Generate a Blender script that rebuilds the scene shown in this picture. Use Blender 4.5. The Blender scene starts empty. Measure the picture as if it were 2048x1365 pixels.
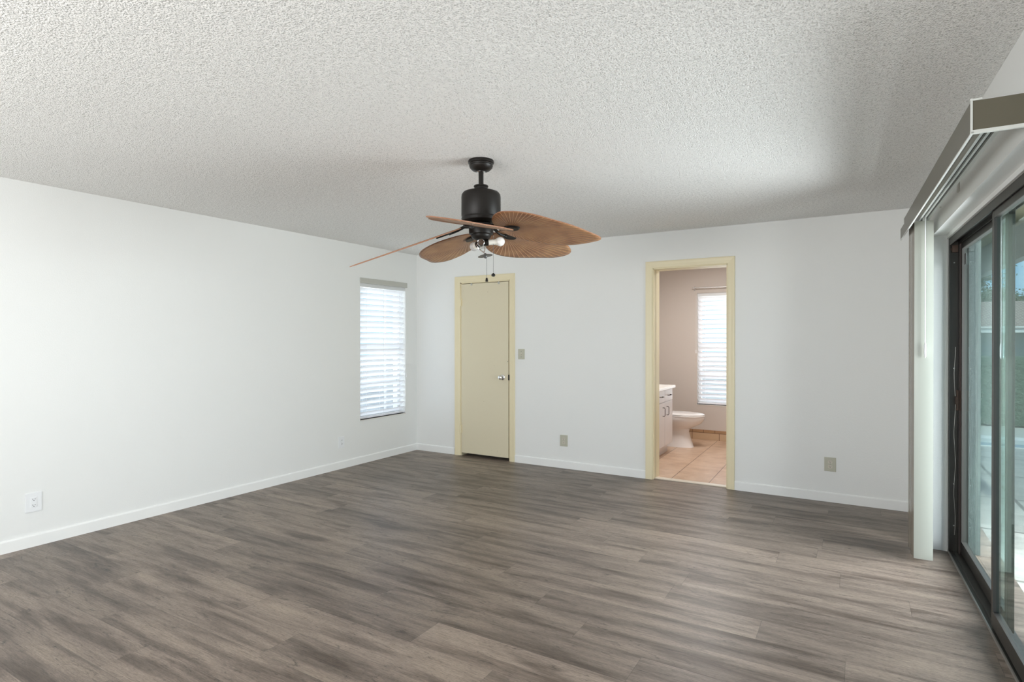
import bpy, bmesh, math, random
from mathutils import Vector, Matrix
from math import sin, cos, tan, pi, radians, atan2, sqrt
random.seed(7)
S = bpy.context.scene
COL = S.collection

# ------------------------------------------------------------------ measures
CAMH = 1.394                       # camera height
L, D, R, SK = 4.746, 5.621, 0.490, radians(-1.582)   # left wall, back wall, door track, skew of right wall
H = 2.44                           # ceiling
YR = -2.3                          # rear wall
WT = 0.18                          # back wall thickness
BY = 8.178                         # bathroom back wall
WIN = -0.09                        # inner face of right wall (offset from track)
WOUT = 0.155                       # outer face of right wall
CS, SN = cos(SK), sin(SK)

def rw(u, v, z):                   # right-wall frame -> world (u outward, v from the back wall towards the camera)
    return (R + u*CS - v*SN, D - u*SN - v*CS, z)

# ------------------------------------------------------------------ camera
cam_data = bpy.data.cameras.new('camera'); cam = bpy.data.objects.new('camera', cam_data); COL.objects.link(cam)
yaw, pitch, roll = radians(-30.807), radians(-0.234)*-1, radians(-0.025)
yaw, pitch, roll = radians(-30.807), radians(-0.234), radians(-0.025)
F = Vector((sin(yaw)*cos(pitch), cos(yaw)*cos(pitch), sin(pitch)))
r_ = Vector((cos(yaw), -sin(yaw), 0)); u_ = r_.cross(F)
RR = cos(roll)*r_ + sin(roll)*u_; UU = -sin(roll)*r_ + cos(roll)*u_
m = Matrix(((RR.x, UU.x, -F.x, 0), (RR.y, UU.y, -F.y, 0), (RR.z, UU.z, -F.z, CAMH), (0, 0, 0, 1)))
cam.matrix_world = m
cam_data.sensor_width = 36; cam_data.lens = 36*1156.2/2048
cam_data.clip_start = 0.02; cam_data.clip_end = 300
S.camera = cam

# ------------------------------------------------------------------ light and exposure
S.view_settings.view_transform = 'Standard'; S.view_settings.look = 'None'
S.view_settings.exposure = 0.38; S.view_settings.gamma = 1.0; S.view_settings.use_curve_mapping = False
S.cycles.max_bounces = 14; S.cycles.diffuse_bounces = 8; S.cycles.glossy_bounces = 5
S.cycles.transparent_max_bounces = 16; S.cycles.transmission_bounces = 8
S.cycles.sample_clamp_indirect = 6.0
S.cycles.use_denoising = True
S.cycles.caustics_reflective = False; S.cycles.caustics_refractive = False

SUN_POWER, SKY_POWER = 3.2, .9
P_REAR, P_DOOR, P_WIN, P_BATH = 150, 335, 17, 18
w = bpy.data.worlds.new('sky'); S.world = w; w.use_nodes = True
nt = w.node_tree; nt.nodes.clear()
wo = nt.nodes.new('ShaderNodeOutputWorld'); bg = nt.nodes.new('ShaderNodeBackground')
tc = nt.nodes.new('ShaderNodeTexCoord'); sep = nt.nodes.new('ShaderNodeSeparateXYZ')
rp = nt.nodes.new('ShaderNodeValToRGB'); nz = nt.nodes.new('ShaderNodeTexNoise'); r2 = nt.nodes.new('ShaderNodeValToRGB')
mx = nt.nodes.new('ShaderNodeMixRGB')
nt.links.new(tc.outputs['Generated'], sep.inputs[0]); nt.links.new(sep.outputs[2], rp.inputs[0])
rp.color_ramp.elements[0].position = 0.0; rp.color_ramp.elements[0].color = (.32, .68, 1.0, 1)
rp.color_ramp.elements[1].position = 0.5; rp.color_ramp.elements[1].color = (.16, .42, .85, 1)
nt.links.new(tc.outputs['Generated'], nz.inputs['Vector']); nz.inputs['Scale'].default_value = 7; nz.inputs['Detail'].default_value = 6
nt.links.new(nz.outputs[0], r2.inputs[0]); r2.color_ramp.elements[0].position = .5; r2.color_ramp.elements[1].position = .68
nt.links.new(r2.outputs[0], mx.inputs[0]); nt.links.new(rp.outputs[0], mx.inputs[1]); mx.inputs[2].default_value = (1.2, 1.2, 1.2, 1)
nt.links.new(mx.outputs[0], bg.inputs[0]); bg.inputs[1].default_value = SKY_POWER; nt.links.new(bg.outputs[0], wo.inputs[0])

def lamp(name, kind, loc, direction, power, color=(1, 1, 1), sx=1, sy=1):
    d = bpy.data.lights.new(name, kind); d.energy = power; d.color = color
    if kind == 'AREA': d.shape = 'RECTANGLE'; d.size = sx; d.size_y = sy
    o = bpy.data.objects.new(name, d); COL.objects.link(o); o.location = loc
    o.rotation_euler = Vector(direction).to_track_quat('-Z', 'Y').to_euler()
    return o
sun = lamp('sun', 'SUN', (6, -6, 10), (-.13, .60, -.80), SUN_POWER, (1, .96, .9)); sun.data.angle = radians(.6)
lamp('rear_fill_light', 'AREA', (-2.3, YR-.05, 1.1), (0, 1, .95), P_REAR, (1, .99, .97), 3.6, 1.4)  # unseen fill light added behind the camera to brighten the room
lamp('patio_door_skylight', 'AREA', rw(1.5, 1.45, 1.32), (-CS, SN, 0), P_DOOR*.70, (1, .81, .83), 2.4, 1.7)
lamp('patio_door_bounce', 'AREA', rw(1.55, 1.05, .80), (-CS, SN, .32), P_DOOR*.36, (1, .81, .83), 2.6, 1.3)
lamp('side_window_daylight', 'AREA', (-L-.55, 5.03, 1.3), (1, 0, -.05), P_WIN, (.93, .97, 1), 1.1, 1.7)
lamp('bathroom_fill_light', 'AREA', (-1.5, 6.7, 2.40), (0, 0, -1), 27, (1, .99, .98), .5, .5)  # unseen fill added below the ceiling to lift the bathroom brightness
lamp('bathroom_window_daylight', 'AREA', (-1.5, BY+.55, 1.3), (0, -1, -.1), P_BATH, (1, 1, 1), 1.1, 1.7)

# ------------------------------------------------------------------ mesh helpers
class MB:
    def __init__(s, xf=None): s.bm = bmesh.new(); s.xf = xf or (lambda x, y, z: (x, y, z))
    def v(s, p): return s.bm.verts.new(s.xf(*p))
    def face(s, pts):
        return s.bm.faces.new([s.v(p) for p in pts])
    def box(s, x0, x1, y0, y1, z0, z1):
        q = [s.v((x, y, z)) for z in (z0, z1) for y in (y0, y1) for x in (x0, x1)]
        for f in ((0, 2, 3, 1), (4, 5, 7, 6), (0, 1, 5, 4), (2, 6, 7, 3), (0, 4, 6, 2), (1, 3, 7, 5)):
            s.bm.faces.new([q[i] for i in f])
        return s
    def prism(s, prof, a0, a1, axis='x', close=True):
        # prof: 2D points, extruded along axis
        def P(a, p):
            return {'x': (a, p[0], p[1]), 'y': (p[0], a, p[1]), 'z': (p[0], p[1], a)}[axis]
        A = [s.v(P(a0, p)) for p in prof]; B = [s.v(P(a1, p)) for p in prof]; n = len(prof)
        for i in range(n):
            j = (i+1) % n
            if j == 0 and not close: continue
            s.bm.faces.new((A[i], A[j], B[j], B[i]))
        if close: s.bm.faces.new(A[::-1]); s.bm.faces.new(B)
        return s
    def lathe(s, prof, c=(0, 0, 0), n=40, M=None, cap=True):
        rings = []
        for r, z in prof:
            if r < 1e-6:
                p = Vector((0, 0, z)); p = (M @ p) if M else p
                rings.append([s.v((c[0]+p.x, c[1]+p.y, c[2]+p.z))]); continue
            ring = []
            for k in range(n):
                a = 2*pi*k/n; p = Vector((r*cos(a), r*sin(a), z)); p = (M @ p) if M else p
                ring.append(s.v((c[0]+p.x, c[1]+p.y, c[2]+p.z)))
            rings.append(ring)
        for A, B in zip(rings, rings[1:]):
            if len(A) == 1 and len(B) == 1: continue
            for k in range(n):
                j = (k+1) % n
                if len(A) == 1: s.bm.faces.new((A[0], B[k], B[j]))
                elif len(B) == 1: s.bm.faces.new((A[k], A[j], B[0]))
                else: s.bm.faces.new((A[k], A[j], B[j], B[k]))
        if cap:
            if len(rings[0]) > 1: s.bm.faces.new(rings[0][::-1])
            if len(rings[-1]) > 1: s.bm.faces.new(rings[-1])
        return s
    def tube(s, pts, r, n=8):
        pts = [Vector(p) for p in pts]; prev = None; rings = []
        for i, p in enumerate(pts):
            d = (pts[min(i+1, len(pts)-1)] - pts[max(i-1, 0)]).normalized()
            a = Vector((0, 0, 1)) if abs(d.z) < .9 else Vector((1, 0, 0))
            if prev is not None: a = prev
            x = (a - d*a.dot(d)).normalized(); y = d.cross(x); prev = x
            rr = r[i] if isinstance(r, (list, tuple)) else r
            rings.append([s.v(tuple(p + x*rr*cos(2*pi*k/n) + y*rr*sin(2*pi*k/n))) for k in range(n)])
        for A, B in zip(rings, rings[1:]):
            for k in range(n): s.bm.faces.new((A[k], A[(k+1) % n], B[(k+1) % n], B[k]))
        s.bm.faces.new(rings[0][::-1]); s.bm.faces.new(rings[-1])
        return s
    def build(s, name, mat, parent=None, smooth=False, bevel=0, origin=None, seg=2):
        bmesh.ops.recalc_face_normals(s.bm, faces=s.bm.faces[:])
        if bevel > 0:
            es = [e for e in s.bm.edges if len(e.link_faces) == 2 and e.calc_face_angle(0) > .6]
            bmesh.ops.bevel(s.bm, geom=es, offset=bevel, segments=seg, affect='EDGES', profile=.6, clamp_overlap=True)
        me = bpy.data.meshes.new(name)
        base = Vector((0, 0, 0))
        if parent is not None: base = parent_world(parent)
        if parent is None:
            if origin is None:
                vs = [v.co for v in s.bm.verts]
                base = Vector(((min(v.x for v in vs)+max(v.x for v in vs))/2, (min(v.y for v in vs)+max(v.y for v in vs))/2, min(v.z for v in vs)))
            else: base = Vector(origin)
        for v in s.bm.verts: v.co -= base
        s.bm.to_mesh(me); s.bm.free()
        me.materials.append(mat)
        if smooth:
            for p in me.polygons: p.use_smooth = True
            try: me.set_sharp_from_angle(angle=radians(38))
            except Exception: pass
        o = bpy.data.objects.new(name, me); COL.objects.link(o)
        if parent is not None: o.parent = parent
        else: o.location = base
        return o

def parent_world(o):
    p = Vector(o.location)
    while o.parent is not None: o = o.parent; p = p + Vector(o.location)
    return p
def tag(o, label=None, cat=None, group=None, kind=None):
    if label: o['label'] = label
    if cat: o['category'] = cat
    if group: o['group'] = group
    if kind: o['kind'] = kind
    return o
def empty(name, loc, label, cat, group=None, kind=None):
    o = bpy.data.objects.new(name, None); COL.objects.link(o); o.location = loc; o.empty_display_size = .05
    return tag(o, label, cat, group, kind)

# ------------------------------------------------------------------ materials
def srgb(h):
    h = h.lstrip('#'); c = [int(h[i:i+2], 16)/255 for i in (0, 2, 4)]
    return tuple([x/12.92 if x <= .04045 else ((x+.055)/1.055)**2.4 for x in c]) + (1,)
def mat(name, color, rough=.5, metal=0, spec=.5, trans=0, sss=0):
    m = bpy.data.materials.new(name); m.use_nodes = True
    b = m.node_tree.nodes['Principled BSDF']
    b.inputs['Base Color'].default_value = srgb(color) if isinstance(color, str) else color
    b.inputs['Roughness'].default_value = rough; b.inputs['Metallic'].default_value = metal
    b.inputs['Specular IOR Level'].default_value = spec
    if trans: b.inputs['Transmission Weight'].default_value = trans
    return m
def N(m, t, **kw):
    n = m.node_tree.nodes.new(t)
    for k, v in kw.items():
        if k in n.inputs: n.inputs[k].default_value = v
        else: setattr(n, k, v)
    return n
def LK(m, a, b): m.node_tree.links.new(a, b)
def B_(m): return m.node_tree.nodes['Principled BSDF']
def mth(m, op, a, b=None, clamp=False):
    n = N(m, 'ShaderNodeMath', operation=op, use_clamp=clamp)
    for i, x in enumerate((a, b)):
        if x is None: continue
        if isinstance(x, (int, float)): n.inputs[i].default_value = x
        else: LK(m, x, n.inputs[i])
    return n.outputs[0]
def ramp(m, src, stops, interp='LINEAR'):
    n = N(m, 'ShaderNodeValToRGB'); cr = n.color_ramp; cr.interpolation = interp
    cr.elements[0].position, cr.elements[0].color = stops[0]
    cr.elements[1].position, cr.elements[1].color = stops[-1]
    for p, c in stops[1:-1]:
        e = cr.elements.new(p); e.color = c
    LK(m, src, n.inputs[0]); return n.outputs[0]
def g(v): return (v, v, v, 1)
def noise_bump(m, scale, dist, strength=1, detail=3, rough=.5, coord='Object'):
    tc = N(m, 'ShaderNodeTexCoord'); nz = N(m, 'ShaderNodeTexNoise', Scale=scale, Detail=detail, Roughness=rough)
    LK(m, tc.outputs[coord], nz.inputs['Vector'])
    bp = N(m, 'ShaderNodeBump', Strength=strength, Distance=dist)
    LK(m, nz.outputs[0], bp.inputs['Height']); LK(m, bp.outputs[0], B_(m).inputs['Normal'])
    return nz, bp

M = {}
M['wall'] = mat('wall_paint', (.79, .80, .79, 1), .45, spec=.35); noise_bump(M['wall'], 130, .0012, .5)
M['trimwhite'] = mat('white_trim_paint', (.84, .85, .84, 1), .35); noise_bump(M['trimwhite'], 60, .0008, .3)
M['cream'] = mat('cream_enamel', '#E4D9B8', .38); noise_bump(M['cream'], 45, .001, .35)
M['creamdoor'] = mat('cream_door_paint', '#D6CFB0', .36)
m = M['creamdoor']; tcn = N(m, 'ShaderNodeTexCoord'); n1 = N(m, 'ShaderNodeTexNoise', Scale=55, Detail=1)
LK(m, tcn.outputs['Object'], n1.inputs['Vector'])
sp = ramp(m, n1.outputs[0], [(.80, srgb('#D8CFB5')), (.83, srgb('#8d8464'))]); LK(m, sp, B_(m).inputs['Base Color'])

# popcorn ceiling
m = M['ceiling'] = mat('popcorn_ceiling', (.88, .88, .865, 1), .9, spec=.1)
tcn = N(m, 'ShaderNodeTexCoord')
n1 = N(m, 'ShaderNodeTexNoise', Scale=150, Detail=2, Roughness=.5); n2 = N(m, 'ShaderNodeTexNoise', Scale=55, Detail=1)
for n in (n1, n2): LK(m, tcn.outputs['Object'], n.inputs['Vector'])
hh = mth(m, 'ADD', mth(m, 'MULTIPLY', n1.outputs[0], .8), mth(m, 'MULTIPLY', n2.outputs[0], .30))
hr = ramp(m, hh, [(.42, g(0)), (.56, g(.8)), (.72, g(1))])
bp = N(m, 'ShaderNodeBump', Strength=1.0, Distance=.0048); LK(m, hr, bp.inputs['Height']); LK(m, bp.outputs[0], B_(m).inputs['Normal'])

pit_shade = ramp(m, hh, [(.38, (.55, .55, .53, 1)), (.47, (.92, .92, .905, 1))]); LK(m, pit_shade, B_(m).inputs['Base Color'])   # shade inside the pits, painted as darker colour

# plank floor (UV: x metres along the plank, y metres across; attribute rnd per plank)
m = M['floor'] = mat('grey_vinyl_plank', '#736A61', .36, spec=.45)
uv = N(m, 'ShaderNodeUVMap', uv_map='UVMap'); at = N(m, 'ShaderNodeVertexColor', layer_name='rnd')
sx = N(m, 'ShaderNodeSeparateXYZ'); LK(m, uv.outputs[0], sx.inputs[0]); sc_ = N(m, 'ShaderNodeSeparateColor'); LK(m, at.outputs['Color'], sc_.inputs[0])
cmb = N(m, 'ShaderNodeCombineXYZ')
LK(m, mth(m, 'ADD', sx.outputs[0], mth(m, 'MULTIPLY', sc_.outputs[0], 37.0)), cmb.inputs[0])
LK(m, sx.outputs[1], cmb.inputs[1]); LK(m, mth(m, 'MULTIPLY', sc_.outputs[1], 53.0), cmb.inputs[2])
mp = N(m, 'ShaderNodeMapping'); LK(m, cmb.outputs[0], mp.inputs[0]); mp.inputs['Scale'].default_value = (1.0, 7.5, 1)
nA = N(m, 'ShaderNodeTexNoise', Scale=1.55, Detail=4, Roughness=.55, Distortion=.35); LK(m, mp.outputs[0], nA.inputs['Vector'])
mp2 = N(m, 'ShaderNodeMapping'); LK(m, cmb.outputs[0], mp2.inputs[0]); mp2.inputs['Scale'].default_value = (2.2, 46, 1)
nB = N(m, 'ShaderNodeTexNoise', Scale=4.2, Detail=9, Roughness=.74, Distortion=.3); LK(m, mp2.outputs[0], nB.inputs['Vector'])
mp3 = N(m, 'ShaderNodeMapping'); LK(m, cmb.outputs[0], mp3.inputs[0]); mp3.inputs['Scale'].default_value = (3.2, 12, 1)
nC = N(m, 'ShaderNodeTexNoise', Scale=1.6, Detail=6, Roughness=.7, Distortion=1.8); LK(m, mp3.outputs[0], nC.inputs['Vector'])
broad = ramp(m, nA.outputs[0], [(.30, srgb('#54473D')), (.42, srgb('#6F6258')), (.52, srgb('#84766B')), (.72, srgb('#968779'))])
fine = ramp(m, nB.outputs[0], [(.34, g(.60)), (.44, g(.90)), (.54, g(1.02)), (.66, g(1.25))])
mm = N(m, 'ShaderNodeMixRGB', blend_type='MULTIPLY'); mm.inputs[0].default_value = 1; LK(m, broad, mm.inputs[1]); LK(m, fine, mm.inputs[2])
knot = ramp(m, nC.outputs[0], [(.33, g(.40)), (.41, g(1))])
m3 = N(m, 'ShaderNodeMixRGB', blend_type='MULTIPLY'); m3.inputs[0].default_value = .8; LK(m, mm.outputs[0], m3.inputs[1]); LK(m, knot, m3.inputs[2])
mp4 = N(m, 'ShaderNodeMapping'); LK(m, cmb.outputs[0], mp4.inputs[0]); mp4.inputs['Scale'].default_value = (30, 150, 1)
nD = N(m, 'ShaderNodeTexNoise', Scale=1.6, Detail=5, Roughness=.75); LK(m, mp4.outputs[0], nD.inputs['Vector'])
grit = ramp(m, nD.outputs[0], [(.36, g(.74)), (.5, g(1)), (.66, g(1.16))])
mp5 = N(m, 'ShaderNodeMapping'); LK(m, cmb.outputs[0], mp5.inputs[0]); mp5.inputs['Scale'].default_value = (2.2, 15, 1)
nE = N(m, 'ShaderNodeTexNoise', Scale=1.5, Detail=5, Roughness=.6, Distortion=.9); LK(m, mp5.outputs[0], nE.inputs['Vector'])
ridge = ramp(m, mth(m, 'ABSOLUTE', mth(m, 'SUBTRACT', nE.outputs[0], .5)), [(.0, g(.42)), (.014, g(1))])
cmask = ramp(m, nC.outputs[0], [(.40, g(1)), (.50, g(0))])
crack = N(m, 'ShaderNodeMixRGB'); LK(m, cmask, crack.inputs[0]); crack.inputs[1].default_value = g(1); LK(m, ridge, crack.inputs[2])
mg = N(m, 'ShaderNodeMixRGB', blend_type='MULTIPLY'); mg.inputs[0].default_value = 1; LK(m, m3.outputs[0], mg.inputs[1]); LK(m, grit, mg.inputs[2])
mk_ = N(m, 'ShaderNodeMixRGB', blend_type='MULTIPLY'); mk_.inputs[0].default_value = 1; LK(m, mg.outputs[0], mk_.inputs[1]); LK(m, crack.outputs[0], mk_.inputs[2])
m3 = mk_
tone = mth(m, 'ADD', mth(m, 'MULTIPLY', sc_.outputs[2], .34), .81)
m4 = N(m, 'ShaderNodeMixRGB', blend_type='MULTIPLY'); m4.inputs[0].default_value = 1; LK(m, m3.outputs[0], m4.inputs[1])
c4 = N(m, 'ShaderNodeCombineColor'); [LK(m, tone, c4.inputs[i]) for i in range(3)]; LK(m, c4.outputs[0], m4.inputs[2])
at2 = N(m, 'ShaderNodeUVMap', uv_map='edge'); se = N(m, 'ShaderNodeSeparateXYZ'); LK(m, at2.outputs[0], se.inputs[0])
# 'edge' uv: distance in metres from plank end / side (0..)
ex = mth(m, 'MINIMUM', se.outputs[0], mth(m, 'SUBTRACT', 1.41, se.outputs[0]))
ey = mth(m, 'MINIMUM', se.outputs[1], mth(m, 'SUBTRACT', .209, se.outputs[1]))
em = mth(m, 'MINIMUM', ex, ey)
seam = ramp(m, mth(m, 'MULTIPLY', em, 100), [(.05, g(.55)), (.14, g(1))])
m5 = N(m, 'ShaderNodeMixRGB', blend_type='MULTIPLY'); m5.inputs[0].default_value = 1; LK(m, m4.outputs[0], m5.inputs[1]); LK(m, seam, m5.inputs[2])
LK(m, m5.outputs[0], B_(m).inputs['Base Color'])
bp = N(m, 'ShaderNodeBump', Strength=.35, Distance=.001); LK(m, mth(m, 'ADD', nB.outputs[0], mth(m, 'MULTIPLY', seam, 1.5)), bp.inputs['Height']); LK(m, bp.outputs[0], B_(m).inputs['Normal'])
rg = ramp(m, nB.outputs[0], [(.3, g(.46)), (.7, g(.34))]); LK(m, rg, B_(m).inputs['Roughness'])

# bathroom tiles
def tile_mat(name, c1, c2, grout, w_, h_, ox, oy, gw=.006, offset=0):
    m = mat(name, c1, .35)
    tcn = N(m, 'ShaderNodeTexCoord'); sp = N(m, 'ShaderNodeSeparateXYZ'); LK(m, tcn.outputs['Object'], sp.inputs[0])
    return m, sp
m = M['tile'] = mat('beige_floor_tile', '#B99C82', .33)
ge = N(m, 'ShaderNodeNewGeometry'); sp = N(m, 'ShaderNodeSeparateXYZ'); LK(m, ge.outputs['Position'], sp.inputs[0])
skx = mth(m, 'ADD', sp.outputs[0], mth(m, 'MULTIPLY', sp.outputs[1], .017))     # tiles laid a touch off square
fx = mth(m, 'PINGPONG', mth(m, 'ADD', skx, 1.482-.36*0+3.6), .18)
fy = mth(m, 'PINGPONG', mth(m, 'ADD', sp.outputs[1], -6.10+3.6), .18)
lx = ramp(m, mth(m, 'MULTIPLY', fx, 10), [(.02, g(0)), (.045, g(1))]); ly = ramp(m, mth(m, 'MULTIPLY', fy, 10), [(.010, g(.35)), (.03, g(1))])
nz1 = N(m, 'ShaderNodeTexNoise', Scale=4.5, Detail=6, Roughness=.6); LK(m, ge.outputs['Position'], nz1.inputs['Vector'])
tcol = ramp(m, nz1.outputs[0], [(.3, srgb('#AC8D73')), (.5, srgb('#BFA289')), (.7, srgb('#CCB29B'))])
mk = mth(m, 'MULTIPLY', lx, ly); mxx = N(m, 'ShaderNodeMixRGB'); LK(m, mk, mxx.inputs[0]); mxx.inputs[1].default_value = srgb('#5E4331'); LK(m, tcol, mxx.inputs[2])
LK(m, mxx.outputs[0], B_(m).inputs['Base Color'])
m = M['basetile'] = mat('brown_base_tile', '#A98D72', .35)
ge = N(m, 'ShaderNodeNewGeometry'); sp = N(m, 'ShaderNodeSeparateXYZ'); LK(m, ge.outputs['Position'], sp.inputs[0])
hi = mth(m, 'GREATER_THAN', sp.outputs[2], .1)
s1 = mth(m, 'PINGPONG', mth(m, 'ADD', sp.outputs[0], 1.60+3.6), .18); s2 = mth(m, 'PINGPONG', mth(m, 'ADD', sp.outputs[0], 1.655+3.0), .075)
ss = N(m, 'ShaderNodeMix'); LK(m, hi, ss.inputs[0]); LK(m, s1, ss.inputs[2]); LK(m, s2, ss.inputs[3])
e1 = ramp(m, mth(m, 'MULTIPLY', ss.outputs[0], 10), [(.02, g(0)), (.04, g(1))])
zz = mth(m, 'ABSOLUTE', mth(m, 'SUBTRACT', sp.outputs[2], .1)); e2 = ramp(m, mth(m, 'MULTIPLY', zz, 10), [(.02, g(0)), (.04, g(1))])
mxx = N(m, 'ShaderNodeMixRGB'); LK(m, mth(m, 'MULTIPLY', e1, e2), mxx.inputs[0]); mxx.inputs[1].default_value = srgb('#5E4331')
m2_ = N(m, 'ShaderNodeMixRGB'); LK(m, hi, m2_.inputs[0]); m2_.inputs[1].default_value = srgb('#BDA183'); m2_.inputs[2].default_value = srgb('#A3805F'); LK(m, m2_.outputs[0], mxx.inputs[2])
LK(m, mxx.outputs[0], B_(m).inputs['Base Color'])
M['bathwall'] = mat('taupe_pink_wall_paint', '#C3BAB2', .6); noise_bump(M['bathwall'], 110, .0012, .5)
M['sill'] = mat('pale_stone_sill', '#DAD8D2', .3); M['marble'] = mat('beige_marble_sill', '#D9CFC0', .25); 
# fan
M['bronze'] = mat('oil_rubbed_bronze', (.011, .009, .0075, 1), .42, metal=0, spec=.3); noise_bump(M['bronze'], 200, .0003, .3)
M['chrome'] = mat('chrome', (.75, .75, .75, 1), .12, metal=1)
M['pewter'] = mat('grey_cap_metal', (.16, .16, .16, 1), .4, metal=.5)
M['socket'] = mat('white_porcelain_socket', '#E4E1D8', .3)
M['bulb'] = mat('frosted_bulb_glass', (.93, .92, .90, 1), .18)
m = M['clearbulb'] = mat('clear_bulb_glass', (.95, .95, .95, 1), .05)
m.node_tree.nodes.remove(B_(m))
tr = N(m, 'ShaderNodeBsdfTransparent'); tr.inputs[0].default_value = (.93, .93, .93, 1); gl = N(m, 'ShaderNodeBsdfGlossy'); gl.inputs['Roughness'].default_value = .06
df = N(m, 'ShaderNodeBsdfDiffuse'); df.inputs[0].default_value = (.9, .9, .9, 1); mx0 = N(m, 'ShaderNodeMixShader'); mx0.inputs[0].default_value = .38; LK(m, tr.outputs[0], mx0.inputs[1]); LK(m, df.outputs[0], mx0.inputs[2])
lw = N(m, 'ShaderNodeLayerWeight', Blend=.12); mxs = N(m, 'ShaderNodeMixShader'); LK(m, lw.outputs['Facing'], mxs.inputs[0]); LK(m, mx0.outputs[0], mxs.inputs[1]); LK(m, gl.outputs[0], mxs.inputs[2])
LK(m, mxs.outputs[0], m.node_tree.nodes['Material Output'].inputs[0])
m = M['leaf'] = mat('palm_leaf_blade', '#A5693F', .42)
tcn = N(m, 'ShaderNodeTexCoord'); sp = N(m, 'ShaderNodeSeparateXYZ'); LK(m, tcn.outputs['Object'], sp.inputs[0])
dx = mth(m, 'SUBTRACT', sp.outputs[0], .205); dy = mth(m, 'SUBTRACT', sp.outputs[1], .015)
an = mth(m, 'ARCTAN2', dy, dx); rad = mth(m, 'SQRT', mth(m, 'ADD', mth(m, 'MULTIPLY', dx, dx), mth(m, 'MULTIPLY', dy, dy)))
# ribs get denser towards the tip side
an2 = mth(m, 'ADD', mth(m, 'MULTIPLY', an, 11.0), mth(m, 'MULTIPLY', mth(m, 'SINE', mth(m, 'MULTIPLY', an, 2)), 1.6))
rib = mth(m, 'PINGPONG', mth(m, 'ADD', an2, 100), .5)
ribw = ramp(m, rib, [(0, g(1)), (.10, g(.45)), (.20, g(0))])
nzb = N(m, 'ShaderNodeTexNoise', Scale=9, Detail=4); LK(m, tcn.outputs['Object'], nzb.inputs['Vector'])
body = ramp(m, nzb.outputs[0], [(.3, srgb('#80563C')), (.5, srgb('#9A6E4E')), (.75, srgb('#B08760'))])
mxx = N(m, 'ShaderNodeMixRGB'); LK(m, mth(m, 'MULTIPLY', ribw, .75), mxx.inputs[0]); LK(m, body, mxx.inputs[1]); mxx.inputs[2].default_value = srgb('#D2A277')
LK(m, mxx.outputs[0], B_(m).inputs['Base Color'])
bp = N(m, 'ShaderNodeBump', Strength=.8, Distance=.004); LK(m, ribw, bp.inputs['Height']); LK(m, bp.outputs[0], B_(m).inputs['Normal'])
M['leafedge'] = mat('blade_edge_wood', '#9A6C52', .45)
# blinds
def translucent(name, col, t=.4):
    m = bpy.data.materials.new(name); m.use_nodes = True; nt = m.node_tree; nt.nodes.clear()
    o = nt.nodes.new('ShaderNodeOutputMaterial'); d = nt.nodes.new('ShaderNodeBsdfDiffuse'); tl = nt.nodes.new('ShaderNodeBsdfTranslucent'); mx = nt.nodes.new('ShaderNodeMixShader')
    d.inputs[0].default_value = col; tl.inputs[0].default_value = col; mx.inputs[0].default_value = t
    nt.links.new(d.outputs[0], mx.inputs[1]); nt.links.new(tl.outputs[0], mx.inputs[2]); nt.links.new(mx.outputs[0], o.inputs[0]); return m
M['slat'] = translucent('white_blind_slat', (.93, .93, .94, 1), .45)
M['blindrail'] = mat('grey_white_blind_rail', '#B9B9B2', .4)
M['cord'] = mat('white_cord', (.8, .8, .8, 1), .6)
M['winframe'] = mat('white_window_frame', '#D8DADB', .4)
M['vane'] = mat('ivory_vinyl_vane', '#ABAEA5', .3)
M['vanedark'] = mat('taupe_glossy_vane', '#8A8377', .16)
M['valance'] = mat('taupe_valance', '#5F5B4D', .32)
M['railalu'] = mat('white_aluminium_headrail', '#D3D6D2', .35)
M['groove'] = mat('dark_track_groove', '#3A403F', .5)
# sliding door
M['doorbronze'] = mat('dark_bronze_aluminium', '#33302C', .42, metal=.3); noise_bump(M['doorbronze'], 30, .0006, .4)
M['track'] = mat('worn_aluminium_track', '#53514E', .4, metal=.5)
M['trackedge'] = mat('bright_track_edge', '#A9A7A2', .3, metal=.6)
M['rust'] = mat('rusty_brass_latch', '#4E3C32', .5, metal=.4)
def pane(name, tint, k=1.0):
    m = bpy.data.materials.new(name); m.use_nodes = True; nt = m.node_tree; nt.nodes.clear()
    o = nt.nodes.new('ShaderNodeOutputMaterial'); t = nt.nodes.new('ShaderNodeBsdfTransparent'); t.inputs[0].default_value = tint
    gl = nt.nodes.new('ShaderNodeBsdfGlossy'); gl.inputs['Roughness'].default_value = .01; gl.inputs[0].default_value = (.9, 1, .97, 1)
    lw = nt.nodes.new('ShaderNodeLayerWeight'); lw.inputs[0].default_value = .5
    p = nt.nodes.new('ShaderNodeMath'); p.operation = 'POWER'; p.inputs[1].default_value = 5.0; nt.links.new(lw.outputs['Facing'], p.inputs[0])
    q = nt.nodes.new('ShaderNodeMath'); q.operation = 'MULTIPLY_ADD'; q.inputs[1].default_value = .58*k; q.inputs[2].default_value = .035; nt.links.new(p.outputs[0], q.inputs[0])
    mx = nt.nodes.new('ShaderNodeMixShader'); nt.links.new(q.outputs[0], mx.inputs[0]); nt.links.new(t.outputs[0], mx.inputs[1]); nt.links.new(gl.outputs[0], mx.inputs[2])
    nt.links.new(mx.outputs[0], o.inputs[0]); return m
M['glass'] = pane('green_tinted_door_glass', (.745, .855, .85, 1))
M['clearglass'] = pane('clear_window_glass', (.95, .97, .97, 1))
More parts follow.
